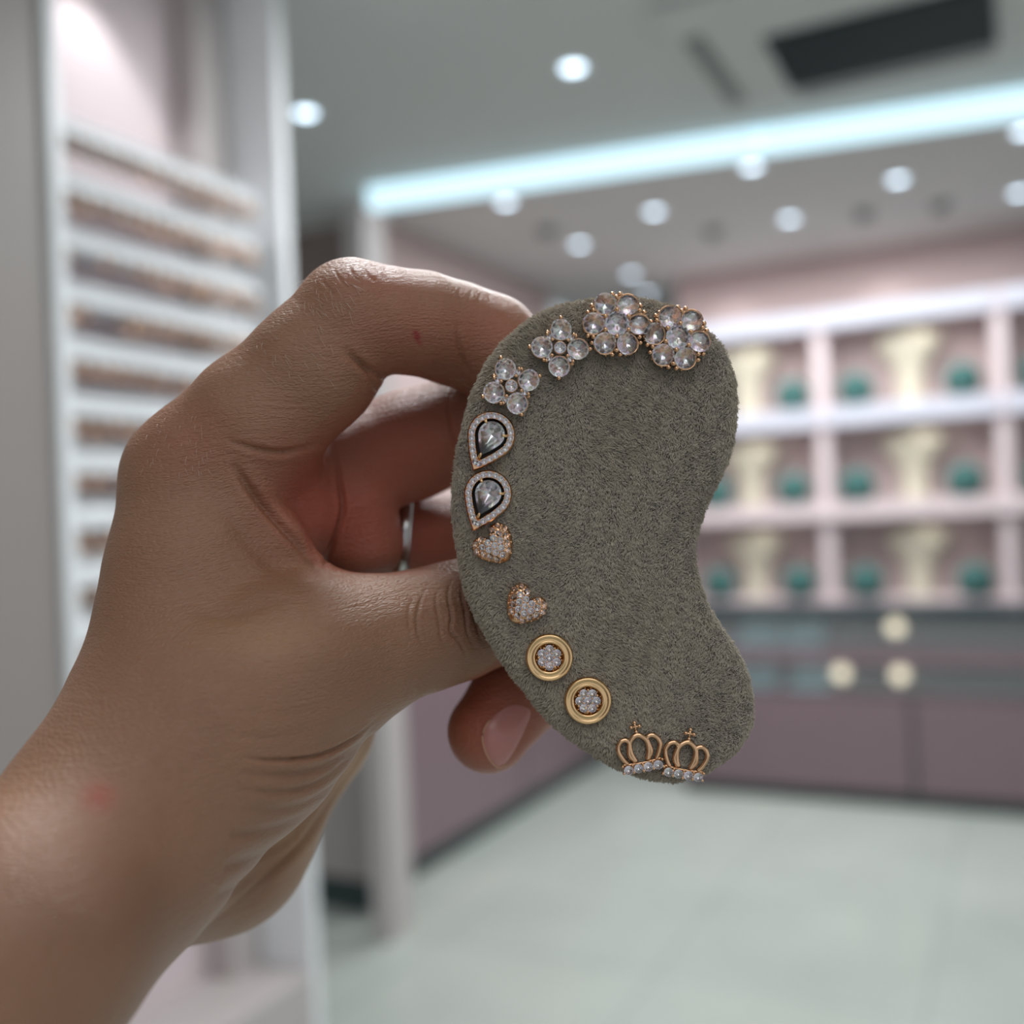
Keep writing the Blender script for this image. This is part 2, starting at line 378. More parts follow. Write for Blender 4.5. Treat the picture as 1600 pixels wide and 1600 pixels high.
# ================================================================== BEAN-SHAPED VELVET PAD
BEAN = [(875,474),(919,463),(966,459),(1012,463),(1059,477),(1103,506),(1134,540),(1150,581),(1156,627),(1153,674),(1144,715),(1128,752),(1112,784),(1098,821),(1091,856),(1094,894),(1106,935),(1128,976),(1153,1013),(1172,1051),(1181,1091),(1181,1129),(1169,1160),(1144,1188),(1106,1213),(1069,1225),(1028,1224),(981,1212),(934,1188),(888,1157),(850,1122),(819,1082),(791,1047),(762,1001),(737,955),(721,905),(712,850),(706,805),(706,759),(710,715),(719,674),(731,627),(748,585),(775,543),(809,510),(841,488)]
oc = catmull([((x-800)*U, (y-800)*U) for x, y in BEAN], 6, True)
def offset(poly, d):
    t = np.roll(poly, -2, 0)-np.roll(poly, 2, 0); t /= np.linalg.norm(t, axis=1)[:, None]
    n = np.stack([-t[:, 1], t[:, 0]], 1)
    return poly+n*d
ar = .5*np.sum(oc[:, 0]*np.roll(oc[:, 1], -1)-np.roll(oc[:, 0], -1)*oc[:, 1]); sg = 1 if ar > 0 else -1
PILE = .72; TH = 9.5; RB = 2.4
base = offset(oc, sg*.36)
prof = [(RB*(1-sin(a)), RB*(1-cos(a))) for a in np.linspace(0, pi/2, 6)]+[(0, TH*.5)]+[(RB*(1-cos(a)), TH-RB*(1-sin(a))) for a in np.linspace(0, pi/2, 5)]
rings = [np.column_stack([offset(base, sg*ins), np.full(len(base), D0+dz)]) for ins, dz in prof]
# the outline was traced at the widest section; scale each ring for its own distance
NB = len(base); V = to_world(np.vstack(rings)); bc = to_world(np.array([[ (950-800)*U, (850-800)*U, D0]]))[0]
bm = bmesh.new(); bv = [bm.verts.new(Vector(v-bc)) for v in V]
for r in range(len(rings)-1):
    for k in range(NB): bm.faces.new((bv[r*NB+k], bv[r*NB+(k+1) % NB], bv[(r+1)*NB+(k+1) % NB], bv[(r+1)*NB+k]))
f1 = bm.faces.new(bv[:NB]); f2 = bm.faces.new(bv[-NB:]); bm.normal_update()
bmesh.ops.triangulate(bm, faces=[f1, f2])
def velvet(name, base_c, is_hair):
    m = bpy.data.materials.new(name); m.use_nodes = True; nt = m.node_tree; p = nt.nodes['Principled BSDF']
    tc = nt.nodes.new('ShaderNodeTexCoord'); n = nt.nodes.new('ShaderNodeTexNoise'); n.inputs['Scale'].default_value = 1600; n.inputs['Detail'].default_value = 3
    cr = nt.nodes.new('ShaderNodeValToRGB'); cr.color_ramp.elements[0].position = .3; cr.color_ramp.elements[1].position = .7
    cr.color_ramp.elements[0].color = tuple(c*.86 for c in base_c[:3])+(1,); cr.color_ramp.elements[1].color = tuple(c*1.1 for c in base_c[:3])+(1,)
    nt.links.new(tc.outputs['Object'], n.inputs['Vector']); nt.links.new(n.outputs[0], cr.inputs[0]); nt.links.new(cr.outputs[0], p.inputs['Base Color'])
    p.inputs['Roughness'].default_value = .8 if is_hair else 1; p.inputs['Specular IOR Level'].default_value = .25
    if is_hair: p.inputs['Sheen Weight'].default_value = .8
    return m
VC = srgb(180, 167, 148)
pad = obj('earring_display_pad', bm, velvet('velvet_cloth', srgb(150, 140, 124), False), None, True); pad.location = bc
tag(pad, 'grey-green velvet kidney-shaped earring pad held in the hand', 'display pad')
# pile: short leaning fibres
def inside(P, poly):
    x, y = P[:, 0], P[:, 1]; c = np.zeros(len(P), bool); a = poly; b = np.roll(poly, -1, 0)
    for (x0, y0), (x1, y1) in zip(a, b):
        k = ((y0 > y) != (y1 > y)); xi = (x1-x0)*(y-y0)/(y1-y0+1e-12)+x0; c ^= k & (x < xi)
    return c
inner = offset(base, sg*RB)
NF = 150000
lo, hi = inner.min(0), inner.max(0)
Pf = nr.uniform(lo, hi, (int(NF*1.9), 2)); Pf = Pf[inside(Pf, inner)][:NF]
Pf3 = np.column_stack([Pf, np.full(len(Pf), D0-.05)]); Nf = np.tile([0, 0, -1.0], (len(Pf), 1))
# rim fibres
NR = 46000
kk = nr.integers(0, NB, NR); tt_ = nr.uniform(0, 1, NR)[:, None]
bp = base[kk]*(1-tt_)+base[(kk+1) % NB]*tt_
tg = np.roll(base, -1, 0)-np.roll(base, 1, 0); tg /= np.linalg.norm(tg, axis=1)[:, None]; on = np.stack([tg[:, 1], -tg[:, 0]], 1)*sg
onk = on[kk]; aa = nr.uniform(0, 1, NR); ang = np.where(aa < .62, aa/.62*pi/2, pi/2)
zz = np.where(aa < .62, RB*(1-np.cos(ang)), RB+(aa-.62)/.38*(TH-2*RB)); ins = RB*(1-np.sin(ang))
Pr3 = np.column_stack([bp-onk*ins[:, None], D0+zz]); Nr3 = np.column_stack([onk*np.sin(ang)[:, None], -np.cos(ang)])
PP = np.vstack([Pf3, Pr3]); NN = np.vstack([Nf, Nr3])
x, y = PP[:, 0], PP[:, 1]
an = 1.9+.9*np.sin(x*.21+1)+.7*np.sin(y*.17+x*.05)+.35*np.sin(x*.9+y*.7)+.3*np.sin(y*1.3-x*.4)
lean = np.column_stack([np.cos(an), np.sin(an), np.zeros(len(an))])
lean += nr.normal(0, .35, lean.shape); amt = .75+.35*np.sin(x*1.7+np.sin(y*1.1)*2)*np.sin(y*1.5)
L = PILE*nr.uniform(.75, 1.15, len(PP))[:, None]
dr = NN+lean*amt[:, None]; dr /= np.linalg.norm(dr, axis=1)[:, None]
# fibres gather into small tufts
def hash3(c): h = np.sin(c@np.array([[12.9898, 39.346, 73.156], [78.233, 11.135, 52.235], [37.719, 83.155, 9.151]]))*43758.5453; return h-np.floor(h)
TS = .42; Q = PP+.35*np.sin(PP[:, [1, 0, 0]]*1.9+np.array([0, 1, 2]))*np.array([1, 1, 0]); c0 = np.floor(Q/TS); best = np.full(len(PP), 1e9); tuft = PP.copy(); jit = np.zeros((len(PP), 3))
for dx in (-1, 0, 1):
    for dy in (-1, 0, 1):
        for dz in (-1, 0, 1):
            c = c0+np.array([dx, dy, dz]); h = hash3(c); ctr_ = (c+h)*TS; dd = ((Q-ctr_)**2).sum(1); k = dd < best
            best[k] = dd[k]; tuft[k] = (PP+ctr_-Q)[k]; jit[k] = h[k]
pull = (tuft-PP); pull -= NN*(pull*NN).sum(1)[:, None]; tleng = (.7+.55*jit[:, 2:3])
L = L*tleng; 
K0 = PP; K1 = PP+(NN*.6+dr*.4)*L*.5+pull*.25; K2 = PP+dr*L+pull*.5
pts = to_world(np.stack([K0, K1, K2], 1).reshape(-1, 3))-bc
hc = bpy.data.hair_curves.new('velvet_pile'); hc.add_curves([3]*len(PP))
hc.attributes['position'].data.foreach_set('vector', pts.astype(np.float32).ravel())
ra = hc.attributes.get('radius') or hc.attributes.new('radius', 'FLOAT', 'POINT')
ra.data.foreach_set('value', np.tile(np.array([.055, .05, .022])/1000, len(PP)).astype(np.float32))
hc.materials.append(velvet('velvet_fibre', VC, True))
ho = bpy.data.objects.new('velvet_pile', hc); COL.objects.link(ho); ho.parent = pad; tag(ho, kind='stuff')

# ================================================================== EARRINGS
def gem_mat(back=False):
    m = bpy.data.materials.new('crystal_foil' if back else 'clear_crystal'); m.use_nodes = True; nt = m.node_tree; nt.nodes.clear()
    out = nt.nodes.new('ShaderNodeOutputMaterial'); g = nt.nodes.new('ShaderNodeBsdfGlass'); g.inputs['IOR'].default_value = 1.6; g.inputs['Roughness'].default_value = .02
    gl = nt.nodes.new('ShaderNodeBsdfPrincipled')
    gl.inputs['Metallic'].default_value = 1; gl.inputs['Roughness'].default_value = .22
    geo = nt.nodes.new('ShaderNodeNewGeometry'); vm = nt.nodes.new('ShaderNodeVectorMath'); vm.operation = 'SCALE'; vm.inputs[3].default_value = 9
    wn = nt.nodes.new('ShaderNodeTexWhiteNoise'); nt.links.new(geo.outputs['True Normal'], vm.inputs[0]); nt.links.new(vm.outputs[0], wn.inputs['Vector'])
    mx = nt.nodes.new('ShaderNodeMix'); mx.data_type = 'RGBA'; mx.inputs[0].default_value = .2  # random facet tints paint sparkle into the stone backs
    mx.inputs[6].default_value = (1, .97, .98, 1); nt.links.new(wn.outputs['Color'], mx.inputs[7])
    nt.links.new(mx.outputs[2], gl.inputs['Base Color']); g.inputs['Color'].default_value = (1, .99, 1, 1)
    nt.links.new((gl if back else g).outputs[0], out.inputs[0])
    return m
M['gem'] = gem_mat(); M['foil'] = gem_mat(True)
PX = U/1000                                    # metres per picture unit on the pad
def hull(pts, name):
    bm = bmesh.new()
    for p in pts: bm.verts.new(p)
    bmesh.ops.convex_hull(bm, input=bm.verts[:]); bmesh.ops.recalc_face_normals(bm, faces=bm.faces[:])
    bmesh.ops.dissolve_limit(bm, angle_limit=.005, verts=bm.verts[:], edges=bm.edges[:])
    me = bpy.data.meshes.new(name); bm.to_mesh(me); bm.free(); me.materials.append(M['gem']); me.materials.append(M['foil'])
    for p in me.polygons:
        if p.normal.z < -.1: p.material_index = 1
    return me
def gem_pts(shape):                            # shape(angle)->radius
    pts = []
    for n, r, z, ph in ((8, .50, .32, 0), (8, .77, .21, .5), (16, 1.0, .03, 0), (16, 1.0, -.03, 0), (16, .74, -.24, .5), (8, .48, -.42, 0), (8, .22, -.56, .5), (1, 0, -.64, 0)):
        for k in range(n):
            a = 2*pi*(k+ph)/n; s = shape(a); pts.append((r*s*cos(a), r*s*sin(a), z))
    return pts
GEM = hull(gem_pts(lambda a: 1), 'crystal')
def teardrop(R0, tip, n=40):                   # closed outline, round end up, tip at (0,-tip)
    b = math.acos(R0/tip); out = []
    a0 = -pi/2+b; a1 = 3*pi/2-b
    for k in range(n+1):
        a = a0+(a1-a0)*k/n; out.append((R0*cos(a), R0*sin(a)))
    p0, p1 = out[-1], out[0]; m = 7
    left = [(p0[0]*(1-t)**1+0*t - (.06*R0*sin(pi*t)), p0[1]*(1-t)-tip*t) for t in [k/m for k in range(1, m+1)]]
    right = [(p1[0]*t + .06*R0*sin(pi*t), -tip*(1-t)+p1[1]*t) for t in [k/m for k in range(1, m)]]
    return out+left+right
td = np.array(teardrop(1.0, 1.75)); tda = np.arctan2(td[:, 1], td[:, 0]); o_ = np.argsort(tda)
tdr = np.linalg.norm(td, axis=1)
PEAR = hull(gem_pts(lambda a: float(np.interp((a+pi) % (2*pi)-pi, tda[o_], tdr[o_], period=2*pi))), 'pear_crystal')
def gem(parent, x, y, z, r, me=GEM, tilt=(0, 0), rot=None, name='crystal'):
    o = bpy.data.objects.new(name, me); COL.objects.link(o); o.parent = parent
    o.location = (x*PX, y*PX, z*PX); o.scale = (r*PX,)*3; o.rotation_euler = (tilt[0]+rnd.uniform(-.06, .06), tilt[1]+rnd.uniform(-.06, .06), rnd.uniform(0, 3) if rot is None else rot)
    return o
def bead(bm, x, y, z, r): bmesh.ops.create_icosphere(bm, subdivisions=2, radius=r*PX, matrix=Matrix.Translation((x*PX, y*PX, z*PX)))
def cup(bm, x, y, z, r):                       # open basket under a stone
    n = 16; pr = [(.3, -9), (.55, -6), (.94, -.6), (1.02, -.2), (1.02, -1.2)]
    rg = [[bm.verts.new(((x+r*a*cos(2*pi*k/n))*PX, (y+r*a*sin(2*pi*k/n))*PX, (z+zz*r/10)*PX)) for k in range(n)] for a, zz in pr]
    for a, b in zip(rg, rg[1:]):
        for k in range(n): bm.faces.new((a[k], a[(k+1) % n], b[(k+1) % n], b[k]))
    bm.faces.new(rg[0][::-1])

BASEH = .5
def earring(name, px, py, rot, label, group, h=BASEH): return root_at(name, px, py, h, rot, label=label, cat='earring', group=group)
def flower(px, py, rot, label):
    t = earring('flower_earring', px, py, rot, label, 'seven-stone flower earrings')
    s = bmesh.new(); p = bmesh.new(); cup(s, 0, 0, 26, 18.4); gem(t, 0, 0, 27.5, 18.8)
    for k in range(6):
        a = k*pi/3; x, y = 35*cos(a), 35*sin(a); cup(s, x, y, 20, 17)
        gem(t, x, y, 21, 18, tilt=(-.28*sin(a), .28*cos(a)))
        b = a+pi/6
        for r, z, q in ((20.5, 31, 3.8), (41, 24, 3.6)): bead(p, r*cos(b), r*sin(b), z, q)
        for e in (-.13, .13): bead(p, 47*cos(b+e), 47*sin(b+e), 19, 3.8)
        for e in (-.2, .2): tube(s, [(50*cos(a+e)*PX, 50*sin(a+e)*PX, 12*PX), (44*cos(a+e)*PX, 44*sin(a+e)*PX, 3*PX)], 2*PX, 6)
    obj('setting', s, M['rose'], t, True); obj('prongs', p, M['rose'], t, True)
def clover(px, py, rot, label):
    t = earring('clover_earring', px, py, rot, label, 'four-petal clover earrings')
    s = bmesh.new(); p = bmesh.new(); cup(s, 0, 0, 22, 10); gem(t, 0, 0, 24, 9)
    for k in range(4):
        a = k*pi/2; x, y = 28*cos(a), 28*sin(a); cup(s, x, y, 19, 16.5); gem(t, x, y, 20, 17.2, tilt=(-.12*sin(a), .12*cos(a)))
        bead(p, 46.5*cos(a), 46.5*sin(a), 21, 3.4); tube(p, [(46.5*cos(a)*PX, 46.5*sin(a)*PX, 20*PX), (43*cos(a)*PX, 43*sin(a)*PX, 4*PX)], 2.2*PX, 6)
        b = a+pi/4
        for r in (17, 29): bead(p, r*cos(b), r*sin(b), 25, 2.8)
        bead(p, 31*cos(b-.1), 31*sin(b-.1), 21, 3); gem(t, 23*cos(b), 23*sin(b), 23, 4.5)
    obj('setting', s, M['rose'], t, True); obj('prongs', p, M['rose'], t, True)
def pear(px, py, rot, label):
    t = earring('pear_earring', px, py, rot, label, 'pear-shaped halo earrings')
    fr = bmesh.new(); outer = teardrop(37, 62); inn = teardrop(23.5, 42)
    def rs(poly, n):
        P = np.array(poly+[poly[0]]); s = np.r_[0, np.cumsum(np.linalg.norm(np.diff(P, axis=0), axis=1))]; q = np.arange(n)/n*s[-1]
        return np.stack([np.interp(q, s, P[:, 0]), np.interp(q, s, P[:, 1])], 1)
    A = np.array(outer); B = np.array(inn); n = len(A)
    cs = [(A, 4), (A, 13), (A*.5+B*.5+(A-B)*.36, 16), (A*.5+B*.5-(A-B)*.36, 16), (B, 13), (B, 4)]
    rg = [[fr.verts.new((q[0]*PX, q[1]*PX, z*PX)) for q in P] for P, z in cs]
    for a, b in zip(rg, rg[1:]+rg[:1]):
        for k in range(n): fr.faces.new((a[k], a[(k+1) % n], b[(k+1) % n], b[k]))
    mid = rs([tuple(q) for q in (A+B)/2], 23); bd = bmesh.new()
    for i, q in enumerate(mid):
        gem(t, q[0], q[1], 19, 4.7)
        e = (mid[(i+1) % 23]-q)/2; nn = np.array([-e[1], e[0]])/np.linalg.norm(e)
        for s in (-1, 1): z = q+e+nn*s*4; bead(bd, z[0], z[1], 18, 1.4)
    obj('halo_frame', fr, M['rose'], t, False); obj('halo_beads', bd, M['rose'], t, True)
    gem(t, 0, 1, 18, 20.5, PEAR, rot=0, name='pear_crystal')
    pr = bmesh.new()
    for (x, y) in ((-17, 15), (19, 8), (-1, -36)):
        l = math.hypot(x, y); u = (x/l, y/l); tube(pr, [((x-u[0]*3)*PX, (y-u[1]*3)*PX, 24*PX), (x*PX, y*PX, 21*PX), ((x+u[0]*5)*PX, (y+u[1]*5)*PX, 13*PX), ((x+u[0]*11)*PX, (y+u[1]*11)*PX, 10*PX)], [1.6*PX, 2.8*PX, 2.6*PX, 2.2*PX], 8)
    obj('prongs', pr, M['yellow'], t, True)
    bk = bmesh.new(); tube(bk, [((q[0])*PX, (q[1])*PX, 5*PX) for q in teardrop(14, 26)], 1.6*PX, 6, True)
    obj('basket', bk, M['yellow'], t, True)
    dk = bmesh.new(); v = [dk.verts.new((q[0]*PX, q[1]*PX, 4.6*PX)) for q in teardrop(30, 51)]; v2 = [dk.verts.new((q[0]*PX, q[1]*PX, 2*PX)) for q in teardrop(30, 51)]  # black sheet paints the dark of the pierced opening
    dk.faces.new(v); dk.faces.new(v2[::-1]); n = len(v)
    for k in range(n): dk.faces.new((v[k], v[(k+1) % n], v2[(k+1) % n], v2[k]))
    tag(obj('recess_shade', dk, M['black'], t), 'black plate shading the opening around the pear stone')
M['black'] = mat('opening_shade', (.012, .011, .010), .6)  # painted shade for the opening behind the pear stone
def heart_r():
    half = [(.46, -.74), (.86, -.22), (.98, .26), (.82, .66), (.46, .80), (.14, .60)]
    P = [(0, -.98)]+half+[(0, .36)]+[(-a, b) for a, b in half[::-1]]
    return catmull(P, 5, True)*[1, 1]
def heart(px, py, rot, label):
    t = earring('heart_earring', px, py, rot, label, 'pave heart earrings'); H = heart_r(); Rr = 33; n = len(H)
    bm = bmesh.new(); top = bm.verts.new((0, 0, 22*PX)); rg = []
    hgt = lambda f: 22-15*f**3.0
    for f in (.25, .5, .7, .85, .95, 1.0): rg.append([bm.verts.new((q[0]*Rr*f*PX, q[1]*Rr*f*PX, hgt(f)*PX)) for q in H])
    rg.append([bm.verts.new((q[0]*Rr*.97*PX, q[1]*Rr*.97*PX, 0)) for q in H])
    for k in range(n): bm.faces.new((top, rg[0][k], rg[0][(k+1) % n]))
    for a, b in zip(rg, rg[1:]):
        for k in range(n): bm.faces.new((a[k], b[k], b[(k+1) % n], a[(k+1) % n]))
    bm.faces.new(rg[-1][::-1]); obj('body', bm, M['rose'], t, True)
    def fr(x, y):
        lo_, hi_ = .0, 3.0
        ang = math.atan2(y, x); ha = np.arctan2(H[:, 1], H[:, 0]); i = np.argmin(abs((ha-ang+pi) % (2*pi)-pi)); return math.hypot(x, y)/(np.linalg.norm(H[i])*Rr)
    bd = bmesh.new(); s = 11.2; cnt = 0
    for j in range(-4, 5):
        for i in range(-4, 5):
            x = (i+.5*(j % 2))*s; y = j*s*.87; f = fr(x, y)
            if f < .93:
                tl = .75*f**2; l = math.hypot(x, y)+1e-6
                gem(t, x, y, hgt(f)+2.6, 5.0, tilt=(-tl*y/l, tl*x/l))
            for dx, dy in ((s*.5, s*.29), (0, s*.58)):
                f2 = fr(x+dx, y+dy)
                if f2 < .99: bead(bd, x+dx, y+dy, hgt(f2)+.9, 1.9)
    obj('beads', bd, M['rose'], t, True)
def button(px, py, rot, label):
    t = earring('disc_earring', px, py, rot, label, 'round gold disc earrings')
    pr = [(0, 6), (21, 6), (21.5, 7), (22.3, 12.5), (24, 13.5), (25.5, 13), (28, 12), (31, 12.5), (33.5, 14.5), (35.5, 13), (37, 8), (36.5, 3), (34, 0), (0, 0)]
    obj('disc', lathe([(a*PX, b*PX) for a, b in pr], 64), M['yellow'], t, True)
    bd = bmesh.new()
    for k in range(7):
        x, y = (0, 0) if k == 0 else (13.2*cos(k*pi/3), 13.2*sin(k*pi/3)); gem(t, x, y, 11.5, 6.5)
    for k in range(6):
        a = (k+.5)*pi/3
        for r, q in ((7.6, 1.7), (16.5, 2.2)): bead(bd, r*cos(a), r*sin(a), 11.5, q)
        for e in (-.3, .3): bead(bd, 19.6*cos(a-pi/6+e), 19.6*sin(a-pi/6+e), 8.5, 1.5)
    obj('beads', bd, M['rose'], t, True)
def crown(px, py, rot, label):
    t = earring('crown_earring', px, py, rot, label, 'crown earrings'); z = 8
    def T(bm, pts, r, cl=False, fl=1.0):
        tube(bm, [(a*PX, b*PX, z*PX) for a, b in catmull(pts, 5, cl)], r*PX, 8, cl, fl)
    f = bmesh.new()
    T(f, [(-9, 6), (-14, 22), (-12.5, 38), (0, 47), (12.5, 38), (14, 22), (9, 6)], 4.0)
    for s in (-1, 1):
        T(f, [(s*10, 7), (s*17, 18), (s*15, 33), (s*14, 39), (s*21, 43), (s*29, 39), (s*33, 28), (s*28, 14), (s*22, 5)], 3.8)
    T(f, [(-30, 5), (-10, 3.2), (10, 3.2), (30, 5)], 2)
    obj('arches', f, M['rose'], t, True)
    c = bmesh.new(); tube(c, [(0, 47*PX, z*PX), (0, 54*PX, z*PX)], [3.2*PX, 2*PX], 8); bead(c, 0, 52, z, 3.0)
    tube(c, [(0, 53*PX, z*PX), (0, 66*PX, z*PX)], [1.5*PX, 2.2*PX], 8); tube(c, [(-6*PX, 60*PX, z*PX), (0, 60*PX, z*PX), (6*PX, 60*PX, z*PX)], [2.6*PX, 1.4*PX, 2.6*PX], 8)
    for a, b in ((-6.5, 60), (6.5, 60), (0, 66.5)): bead(c, a, b, z, 3.2)
    obj('cross', c, M['rose'], t, True)
    bd = bmesh.new(); tube(bd, [(-30*PX, -2*PX, 5*PX), (0, -4*PX, 5*PX), (30*PX, -2*PX, 5*PX)], 6*PX, 8, False, .7)
    obj('band', bd, M['rose'], t, True)
    pb = bmesh.new()
    for k in range(5):
        x = -31+15.5*k; yy = -3+1.5*(abs(k-2)/2)
        for e in (-5.5, 5.5): bead(pb, x, yy+e, 12.5, 2.3)
    for k in range(4): gem(t, -23.2+15.5*k, -3, 14.2, 7.2)
    obj('prongs', pb, M['rose'], t, True)

flower(961, 510, 0, 'sparkling seven-stone flower earring at the top of the velvet pad')
flower(1055, 531, -9, 'seven-stone flower earring, the rightmost one near the pad top')
clover(874, 547, -2, 'upright four-petal crystal clover earring left of the flower earrings')
clover(799, 606, 20, 'tilted four-petal crystal clover earring above the pear-shaped pair')
pear(768, 681, -27, 'pear-shaped halo earring, the upper of the pair')
pear(763, 772, -22, 'pear-shaped halo earring, the lower one, touching a heart')
heart(773, 851, 40, 'pave heart earring directly below the pear-shaped pair')
heart(820, 945, -38, 'pave heart earring directly above the gold discs')
button(858, 1026, 30, 'round gold disc earring with crystal centre, the upper left one')
button(918, 1093, 0, 'round gold disc earring with crystal centre, the lower right one')
crown(1003, 1193, 11, 'rose gold crown earring on the left, leaning to the left')
crown(1066, 1204, -10, 'rose gold crown earring on the right, leaning to the right')

# ================================================================== THE HAND
#HAND_BEGIN
def seg(P, a, b, ra, rb):
    ab = b-a; t = np.clip(((P-a)@ab)/(ab@ab), 0, 1)
    return np.linalg.norm(P-(a+t[..., None]*ab), axis=-1)-(ra+(rb-ra)*t)
def smin(a, b, k):
    h = np.maximum(k-np.abs(a-b), 0)/k; return np.minimum(a, b)-h*h*k*.25
def C(px, py, dz, r):
    p = cpt(px, py, dz); return p, r*p[2]/F
def chain(P, nodes, k):
    d = None
    for a, b in zip(nodes, nodes[1:]):
        (pa, ra), (pb, rb) = C(*a), C(*b); s = seg(P, pa, pb, ra, rb); d = s if d is None else smin(d, s, k)
    return d
PALM = [
 ([(-200,1760,-52,200),(25,1478,-34,184),(165,1330,-16,168)], 8),            # forearm, wrist
 ([(165,1330,-14,164),(250,1130,0,124),(296,930,9,106),(314,752,14,108)], 10), # index metacarpal
 ([(185,1300,4,150),(300,1080,22,110),(370,900,26,98),(402,770,30,92)], 8),   # middle metacarpal
 ([(215,1310,16,142),(360,1080,38,110),(440,920,44,96),(478,800,46,84)], 8),  # ring metacarpal
 ([(225,1345,25,130),(338,1305,38,128),(455,1120,52,112),(500,930,58,90),(520,860,58,80)], 10), # little metacarpal, heel
 ([(215,1270,-12,140),(340,1130,-6,124),(455,1035,0,108)], 10),               # thumb metacarpal
 ([(300,1230,0,130),(400,1140,4,126),(470,1085,6,106)], 10),                  # thenar
 ([(330,860,14,98),(390,925,15,78),(425,950,15,56)], 10),                      # web muscle
]
RIDGES = [
 ([(352,716,6,18),(385,772,7,20),(440,838,9,18),(510,908,12,12)], 5),         # fold of the web
 ([(440,760,20,66),(470,800,22,62)], 5),                                       # pad under the index
 ([(562,790,27,52),(572,850,28,54)], 4),                                       # pad under the middle finger
]
FING = [
 ([(312,752,14,108),(400,660,12,106),(490,575,12,99),(553,500,12,92)], 2, 6), # index proximal
 ([(470,1035,0,106),(600,1000,9,98),(660,985,13,93),(712,970,17,90),(770,950,20.5,84),(850,930,21,78)], 2.2, 10), # thumb
 ([(402,770,30,90),(520,738,33,90),(640,696,36,84),(745,660,36,82),(800,610,34,78),(860,640,26,66)], 2, 5), # middle
 ([(478,800,46,84),(600,842,48,80),(740,850,50,82),(830,860,46,78)], 2, 5),   # ring
 ([(520,880,58,76),(700,960,62,70),(840,980,58,68)], 5, 5),                   # little, hidden
 ([(850,860,46,76),(905,960,42,72),(872,1040,34,68),(800,1095,28,66),(764,1142,25,65)], 2, 3), # ring fingertip curling down
]
def sdf(P):
    d = None
    for n, k in PALM:
        s = chain(P, n, k); d = s if d is None else smin(d, s, 9)
    for n, k in RIDGES: d = smin(d, chain(P, n, k), 4)
    outs = []
    for i, (n, k, kp) in enumerate(FING):
        s = chain(P, n, k)
        if i == 0:   # middle and end phalanx of the index
            s2 = chain(P, [(553,498,12,92),(600,500,13,80),(660,506,16,78),(712,522,20,78),(765,541,22,78),(815,590,20,72),(845,640,18,62)], 2); s = smin(s, s2, 1.2)
        outs.append(s if i == 5 else smin(d, s, kp))
    r = outs[0]
    for s in outs[1:]: r = smin(r, s, 1.0)
    return r
def grad(P, e=.05):
    g = np.empty_like(P)
    for i in range(3):
        q = np.zeros(3); q[i] = e; g[:, i] = (sdf(P+q)-sdf(P-q))/(2*e)
    return g/np.maximum(np.linalg.norm(g, axis=1), 1e-6)[:, None]
lo = np.array([-100., -50., 105.]); hi = np.array([30., 118., 246.]); vx = 1.0
nn = np.ceil((hi-lo)/vx).astype(int)
gx, gy, gz = [lo[i]+vx*np.arange(nn[i]) for i in range(3)]
Fd = np.empty(nn, np.float32)
for i in range(0, nn[0], 16):
    G = np.stack(np.meshgrid(gx[i:i+16], gy, gz, indexing='ij'), -1)
    Fd[i:i+16] = sdf(G.reshape(-1, 3)).reshape(G.shape[:3])
S = Fd < 0
c8 = [S[a:nn[0]-1+a, b:nn[1]-1+b, c:nn[2]-1+c] for a in (0, 1) for b in (0, 1) for c in (0, 1)]
cnt = sum(x.astype(np.int8) for x in c8); act = (cnt > 0) & (cnt < 8)
idx = -np.ones(act.shape, int); idx[act] = np.arange(act.sum()); cells = np.argwhere(act)
acc = np.zeros((len(cells), 3)); num = np.zeros(len(cells))
for ax in range(3):
    o1, o2 = [q for q in range(3) if q != ax]
    for u_ in (0, 1):
        for v_ in (0, 1):
            a = cells.copy(); a[:, o1] += u_; a[:, o2] += v_; b = a.copy(); b[:, ax] += 1
            fa = Fd[tuple(a.T)]; fb = Fd[tuple(b.T)]; m_ = (fa < 0) != (fb < 0); t_ = fa/(fa-fb+1e-12)
            p_ = a.astype(float); p_[:, ax] += t_; acc[m_] += p_[m_]; num += m_
HV = lo+vx*acc/num[:, None]
quads = []
for ax in range(3):
    o1, o2 = [(1, 2), (2, 0), (0, 1)][ax]
    sl = [slice(0, nn[q]-1) for q in range(3)]; sl2 = list(sl); sl[o1] = slice(1, nn[o1]-1); sl[o2] = slice(1, nn[o2]-1)
    A = S[tuple(sl)]; sl2 = list(sl); sl2[ax] = slice(1, nn[ax]); Bq = S[tuple(sl2)]
    e = np.argwhere(A != Bq); e[:, o1] += 1; e[:, o2] += 1
    ins_ = S[tuple(e.T)]
    def ci(d1, d2): q = e.copy(); q[:, o1] -= d1; q[:, o2] -= d2; return idx[tuple(q.T)]
    q = np.stack([ci(1, 1), ci(0, 1), ci(0, 0), ci(1, 0)], 1); q[~ins_] = q[~ins_][:, ::-1]; quads.append(q)
HF = np.vstack(quads); HF = HF[(HF >= 0).all(1)]
def project(V, it=2):
    for _ in range(it): V = V-sdf(V)[:, None]*grad(V)*.9
    return V
def relax(V, Fc, it):
    for _ in range(it):
        s = np.zeros_like(V); c = np.zeros(len(V))
        for k in range(4): np.add.at(s, Fc[:, k], V[Fc[:, (k+1) % 4]]+V[Fc[:, (k-1) % 4]]); np.add.at(c, Fc[:, k], 2)
        V = V*.5+.5*s/np.maximum(c, 1)[:, None]
    return V
